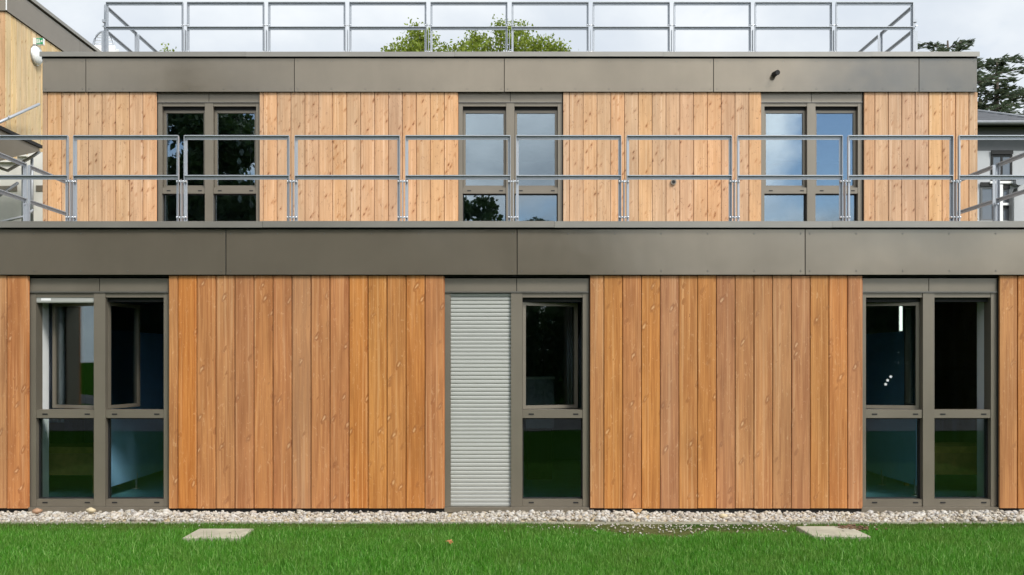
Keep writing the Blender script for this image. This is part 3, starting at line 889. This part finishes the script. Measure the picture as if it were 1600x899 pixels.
# tree behind the roof, only its top shows
TY = 17.0; tq = (10 + TY) / FPX
tp = lambda px, py, dy=0: ((px - 780) * (27 + dy) / FPX, TY + dy, 1.6 + (565 - py) * (27 + dy) / FPX)
tb = []
for (px, py, r, dy) in ((652, 56, .42, 0), (662, 76, .6, .3), (638, 84, .55, -.3), (700, 94, .5, .4), (724, 84, .38, 0), (742, 64, .36, -.2), (762, 80, .45, .5), (786, 50, .40, 0), (800, 72, .6, -.4), (812, 54, .38, .2), (835, 84, .6, .3), (858, 82, .5, 0), (610, 84, .28, .2), (876, 88, .4, -.2), (742, 92, .6, -.5)):
    tb.append((tp(px, py - 3, dy), (r, r, r * .85)))
hid = clumps((-.5, TY, 8.2), (2.9, 2.6, 2.2), 26, .6, 1.0)
low = [b for b in hid if b[0][2] + b[1][2] < 10.5]
t = broadleaf((-.5, TY, -.06), 11.5, tb + low, 7000, .105, m_leaf, 'bright green leafy tree top showing over the middle of the roof', trunk_r=.24, tops=tb, ntop=6500)
broadleaf((-9.7, TY + 1, -.06), 11, [((-10.04, TY + 1, 11.0), (.17, .17, .22)), ((-10.0, TY + 1, 10.4), (.4, .4, .5))] + clumps((-9.7, TY + 1, 8.3), (1.5, 1.5, 1.5), 10, .5, .7), 3500, .12, m_leaf, 'small green leafy tree tip peeping over the roof near its left end', trunk_r=.2)

# cedars at the right
def cedar_meshes(H, spread, nb, seed, pw):
    r = random.Random(seed); tr = MB()
    tr.tube([(0, 0, 0), (.05, .05, H * .4), (-.05, 0, H * .8), (.02, 0, H)], [.4, .3, .13, .03], 9)
    pts = []; dirs = []
    for i in range(nb):
        u = (i + .5) / nb
        z = H * (.14 + .85 * u ** .85)
        L = spread * (1 - u) ** pw * r.uniform(.6, 1.15) + .28
        az = i * 2.399 + r.uniform(-.4, .4)
        d = Vector((math.cos(az), math.sin(az), 0)); rise = r.uniform(.05, .35) * L
        path = [Vector((0, 0, z)) + d * (L * q) + Vector((0, 0, rise * math.sin(q * 2.2) )) for q in (0, .3, .6, .85, 1)]
        tr.tube(path, [.09 * (1 - u) + .025, .06 * (1 - u) + .02, .03, .015, .008], 5)
        side = Vector((-d.y, d.x, 0))
        k = int(38 * L + 22)
        for _ in range(k):
            q = r.uniform(.12, 1.03) ** .8
            w = (.12 + .30 * L * (1 - abs(q - .6))) * .9
            s_ = r.gauss(0, .42) * w
            p = Vector((0, 0, z)) + d * (L * q) + side * s_ + Vector((0, 0, rise * math.sin(q * 2.2) - abs(s_) * .18 + r.gauss(0, .05)))
            pts.append(p); dirs.append((d * r.uniform(.2, 1) + side * (1 if s_ > 0 else -1) * r.uniform(.1, .9) + Vector((0, 0, r.uniform(-.25, .35)))).normalized())
    P_ = np.array([tuple(p) for p in pts]); A = np.array([tuple(p) for p in dirs]); n = len(P_)
    B = np.cross(A, rng.normal(size=(n, 3))); B /= np.linalg.norm(B, axis=1)[:, None]
    s1 = rng.uniform(.16, .34, n)[:, None]; w = rng.uniform(.025, .05, n)[:, None]
    V = np.stack([P_ - A * s1 * .5, P_ + B * w, P_ + A * s1 * .6, P_ - B * w], 1)
    return tr.mesh('trunk', m_bark), np_mesh('crown', V.reshape(-1, 3), np.arange(4 * n).reshape(n, 4), m_needle)
cA = cedar_meshes(13.0, 5.6, 80, 3, 1.05)
cB = cedar_meshes(13.6, 5.4, 90, 11, .5)
GC = 'dark cedars behind the neighbouring house'
def cedar(mm, loc, rz, s, label):
    t = empty('cedar_tree', loc); tag(t, label, 'tree', GC)
    for n_, m in zip(('trunk', 'crown'), mm):
        o = obj(n_, m, loc, t, rz); o.scale = (s, s, s)
cedar(cA, (18.3, 24, -.06), .4, .985, 'dark cedar with pointed top just right of the upper fascia end')
cedar(cB, (16.7, 24.4, -.06), 2.1, 1.0, 'dark cedar whose spreading top branches show above the right roof corner')
cedar(cB, (22.4, 26, -.06), 4.0, 1.0, 'dark cedar with sparse hanging branches cut by the right picture edge')
cedar(cA, (19.6, 29, -.06), 5.2, .80, 'lower dark cedar filling in between, right above the slate roof')

sh = empty('shrub', (12.3, 14.5, -.06)); tag(sh, 'pale green shrub in front of the neighbouring house', 'shrub')
bl = clumps((12.55, 14.5, 4.3), (.9, .9, 1.2), 12, .35, .5)
V, F = leaf_cloud(blob_points(bl, 2600), .10); base = np.array((12.3, 14.5, -.06))
obj('crown', np_mesh('crown', V - base, F, m_shrubleaf), base, sh)
mb = MB()
for c, r in bl: mb.tube([(12.3, 14.5, -.06), (12.4, 14.5, 2.5), c], [.06, .04, .01], 5)
mb.build('stem', m_bark, sh, origin=tuple(base))

# trees across the lawn behind the photographer, seen in the panes and the fascias
def far_meshes(seed, h, R, n, size):
    random.seed(seed)
    bl = clumps((0, 0, h * .60), (R, R, h * .40), 34, R * .22, R * .38, -.8)
    tr = MB(); tr.tube([(0, 0, 0), (.1, 0, h * .4), (0, .1, h * .85)], [.35, .25, .05], 8)
    for c, r in bl[:18]: tr.tube([(0, 0, h * .3), (c[0] * .5, c[1] * .5, c[2] * .8 + h * .06), c], [.12, .08, .02], 5)
    V, F = leaf_cloud(blob_points(bl, n), size)
    return tr.mesh('trunk', m_bark), np_mesh('crown', V, F, m_dleaf)
fm = [far_meshes(21, 14, 4.2, 36000, .30), far_meshes(22, 12, 3.4, 30000, .27)]
GF = 'trees across the lawn mirrored in the windows'
def far(i, x, y, s, rz, label):
    t = empty('broadleaf_tree', (x, y, -.06)); tag(t, label, 'tree', GF)
    for n_, m in zip(('trunk', 'crown'), fm[i]):
        o = obj(n_, m, (x, y, -.06), t, rz); o.scale = (s, s, s)
LBL = 'dark leafy tree across the lawn mirrored in the windows'
for i, x, y, s, rz in ((0, -34, -33, .95, .3), (1, -27, -30, 1.1, 1.2), (0, -21, -33, .95, 2.2), (1, -14.6, -30, 1.38, 3.3), (0, -11, -33, .92, 4.1), (1, -6.5, -30, .95, .9),
                       (1, -2.2, -31, .98, 5.2), (1, 1.2, -31, .78, 2.5), (1, 3.6, -33, .70, 1.5), (1, 8, -33, .38, 4.5), (1, 11.5, -33, .36, .2), (1, 15, -33, .38, 3.0), (1, 19, -33, .42, 5.5), (1, 23, -33, .5, 2.0), (0, 28, -34, .5, 2.0), (0, 34, -34, .6, 1.0)):
    far(i, x, y, s, rz, LBL)
random.seed(5)
hg = empty('hedge', (0, -20.5, -.06)); tag(hg, 'long dark green hedge across the lawn mirrored in the lower windows', 'hedge')
bl = [((x + random.uniform(-.3, .3), -20.5 + random.uniform(-.3, .3), zz + random.uniform(-.25, .25)), (1.0, .8, .75)) for x in np.arange(-30, 30, 1.0) for zz in (.55, 1.5, 2.4, 3.3)]
V, F = leaf_cloud(blob_points(bl, 75000, .5), .34); hb = np.array((0, -20.5, -.06))
obj('foliage', np_mesh('foliage', V - hb, F, m_dleaf), tuple(hb), hg)
mb = MB()
for i in range(60): mb.tube([(-30 + i, -20.5, -.06), (-30 + i + random.uniform(-.3, .3), -20.5 + random.uniform(-.3, .3), 3.3)], [.06, .02], 5)
mb.build('stems', m_bark, hg, origin=tuple(hb))

# ------------------------------------------------------------------ gravel, grass, small things
def ico(seed):
    bm = bmesh.new(); bmesh.ops.create_icosphere(bm, subdivisions=1, radius=1); r = np.random.default_rng(seed)
    V = np.array([v.co[:] for v in bm.verts]); F = np.array([[v.index for v in f.verts] for f in bm.faces]); bm.free()
    V *= r.uniform(.80, 1.16, (len(V), 1)); V *= np.array((1.0, r.uniform(.62, .9), r.uniform(.48, .75))); return V, F
protos = [ico(i) for i in range(10)]
def scatter_pebbles(name, X, Y, Z, size):
    Vs, Fs = [], []; off = 0
    for x, y, z, s in zip(X, Y, Z, size):
        V, F = protos[rng.integers(10)]
        a, b, c = rng.uniform(0, 2 * PI), rng.normal(0, .35), rng.normal(0, .35)
        R = np.array(Matrix.Rotation(a, 3, 'Z') @ Matrix.Rotation(b, 3, 'X') @ Matrix.Rotation(c, 3, 'Y'))
        Vs.append(V @ R.T * s + (x, y, z)); Fs.append(F + off); off += len(V)
    V = np.concatenate(Vs); F = np.concatenate(Fs)
    o = obj(name, np_mesh(name, V - np.array((0, -.3, -.05)), F, m_pebble, True), (0, -.3, -.05))
    return o
n = 8800
X = rng.uniform(-7.6, 8.0, n); Y = rng.uniform(-.55, .015, n); s = rng.gamma(6, .0034, n).clip(.010, .046)
Z = -.045 + rng.uniform(0, .022, n) + .012 * np.sin(X * 2.1) * np.sin(X * .7 + 1)
o = scatter_pebbles('pebbles', X, Y, Z, s); tag(o, 'strip of pale rounded pebbles along the foot of the wall', 'pebbles', kind='stuff')
# loose crumbs of stone and soil on the bare edge of the lawn
n = 420
X = np.concatenate([rng.normal(1.8, .75, 280), rng.uniform(-6.5, 7, 140)]); Y = -.6 - rng.gamma(2.0, .13, n).clip(0, .7); s = rng.uniform(.005, .015, n)
o = scatter_pebbles('stone_crumbs', X, Y, np.full(n, -.048), s); tag(o, 'small loose stones scattered on the bare soil at the lawn edge', 'stones', kind='stuff')

COVERS = [(-2.89, -2.36, -1.56, -1.10), (2.90, 3.42, -1.49, -.97)]
def grass(n, x0, x1, y0, y1):
    X = rng.uniform(x0, x1, n); Y = rng.uniform(y0, y1, n)
    wob = .12 * np.sin(X * 5.1) + .08 * np.sin(X * 11.3 + 1)
    bare = np.exp(-((X - 1.8) / 1.15) ** 2) * np.exp(-((Y + .84 + wob) / .42) ** 2) * 1.4
    edge = np.exp(-((Y + .56) / .15) ** 2) * .42
    patch = .5 + .5 * np.sin(X * 1.7 + 2 * np.sin(Y * 2.3)) * np.sin(X * .63 + Y * 3.1 + 1)
    keep = rng.random(n) > bare + edge * (.5 + .5 * patch)
    for (a, b, c, d) in COVERS: keep &= ~((X > a - .0) & (X < b + .0) & (Y > c + .02) & (Y < d + .03))
    X, Y, patch, bare = X[keep], Y[keep], patch[keep], bare[keep]; n = len(X)
    h = rng.uniform(.035, .075, n) * (.82 + .3 * patch) * (1 - .55 * np.exp(-((Y + .6) / .5) ** 2)) * (1 - .5 * np.clip(bare, 0, 1))
    tall = rng.random(n) < .06 * patch + .015; h[tall] *= rng.uniform(1.3, 1.9, tall.sum())
    # the gap behind the covers shows soil
    az = rng.uniform(0, 2 * PI, n); lean = rng.gamma(2, .13, n) * h
    wd = rng.uniform(.0022, .0042, n)
    fx = rng.uniform(0, 2 * PI, n)
    ux_, uy_ = np.cos(fx) * wd, np.sin(fx) * wd
    dx, dy = np.cos(az) * lean, np.sin(az) * lean
    z0 = -.062
    V = np.empty((n, 6, 3))
    for k, (q, t, hh) in enumerate(((0, 1, 0), (.32, .85, .55), (1, .12, 1))):
        V[:, 2 * k, 0] = X + dx * q - ux_ * t; V[:, 2 * k, 1] = Y + dy * q - uy_ * t; V[:, 2 * k, 2] = z0 + h * hh
        V[:, 2 * k + 1, 0] = X + dx * q + ux_ * t; V[:, 2 * k + 1, 1] = Y + dy * q + uy_ * t; V[:, 2 * k + 1, 2] = z0 + h * hh
    b = np.arange(n)[:, None] * 6
    F = np.concatenate([b + np.array([[0, 1, 3, 2]]), b + np.array([[2, 3, 5, 4]])])
    o = obj('grass', np_mesh('grass', V.reshape(-1, 3) - np.array((0, -2, -.06)), F, m_grass, True), (0, -2, -.06))
    tag(o, 'mown green grass of the lawn in front of the building', 'grass', kind='stuff')
grass(330000, -6.6, 7.0, -4.3, -.56)

def cover(c, rz, label):
    a, b, y0, y1 = c
    t = empty('inspection_cover', ((a + b) / 2, (y0 + y1) / 2, -.05)); tag(t, label, 'drain cover', 'concrete inspection covers in the lawn')
    q = .006; zt = -.008
    mb = MB(); vs = []
    for z, e in ((-.09, 0), (zt - q, 0), (zt, q)):
        vs += [(a + e, y0 + e, z), (b - e, y0 + e, z), (b - e, y1 - e, z), (a + e, y1 - e, z)]
    fs = [(3, 2, 1, 0), (8, 9, 10, 11)]
    for k in (0, 4):
        fs += [(k + i, k + (i + 1) % 4, k + 4 + (i + 1) % 4, k + 4 + i) for i in range(4)]
    mb.add(vs, fs); mb.build('slab', m_conc, t)
    MB().tube([((a + b) / 2 + .1, (y0 + y1) / 2, zt - .001), ((a + b) / 2 + .1, (y0 + y1) / 2, zt + .0015)], .012, 10).build('lifting_hole', m_slot, t)
cover(COVERS[0], 0, 'square concrete drain cover in the grass below the left board panel')
cover(COVERS[1], 0, 'square concrete drain cover with soil on its corner, in the grass at the right')
# soil heap on the right cover
n = 160; X = rng.normal(3.42, .09, n); Y = rng.normal(-1.02, .06, n); s = rng.uniform(.006, .02, n)
Vs, Fs, off = [], [], 0
for x, y, q in zip(X, Y, s):
    V, F = protos[rng.integers(10)]; Vs.append(V * q + (x, y, -.03 + rng.uniform(0, .03))); Fs.append(F + off); off += len(V)
m_soil = simple('soil', (.13, .075, .04), .95, 0, .3, 30)
tag(obj('soil_clods', np_mesh('soil_clods', np.concatenate(Vs) - np.array((3.42, -1.02, -.05)), np.concatenate(Fs), m_soil, True), (3.42, -1.02, -.05)), 'brown soil clods on the back corner of the right drain cover', 'soil', kind='stuff')

def stone(px, py, d, r, mat, label, seed):
    x, y, z = P(px, py, d); V, F = ico(seed)
    V = V * np.array((r * 1.2, r, r))
    o = obj('stone', np_mesh('stone', V, F, mat, True), (x, y, z)); tag(o, label, 'stone')
stone(58, 799, 9.72, .055, m_stone_brown, 'rusty brown stone lying on the pebbles under the left lower window', 31)
stone(142, 798, 9.78, .05, m_stone_tan, 'tan flat stone on the pebbles right of the rusty brown stone', 32)
stone(1130, 806, 9.7, .05, m_stone_tan, 'pale yellow stone on the pebbles under the right board panel', 33)
wx, wy_, wz = P(997, 796, 9.93)
wd = MB().prism([(wx - .07, .01), (wx + .05, .01), (wx + .01, -.035), (wx - .01, -.035)], 'y', -.06, -.03).build('timber_wedge', m_wedge)
tag(wd, 'small raw timber wedge sticking out below the boards right of the middle window', 'wedge')
lf = MB(); pts = []
for k in range(14):
    t = 2 * PI * k / 14; r = .04 if k % 2 == 0 else .022
    pts.append((r * math.cos(t), r * math.sin(t) * .7, .014 * math.sin(2 * t)))
lf.add([(0, 0, .012)] + pts, [(0, i + 1, (i + 1) % 14 + 1) for i in range(14)])
x, y, z = P(702, 857, 8.15)
l_o = lf.build('fallen_leaf', m_brownleaf, None, origin=(x, y, .012), world=False); l_o.rotation_euler = (.6, .2, .4)
tag(l_o, 'dry orange brown leaf lying on the grass left of centre', 'leaf')
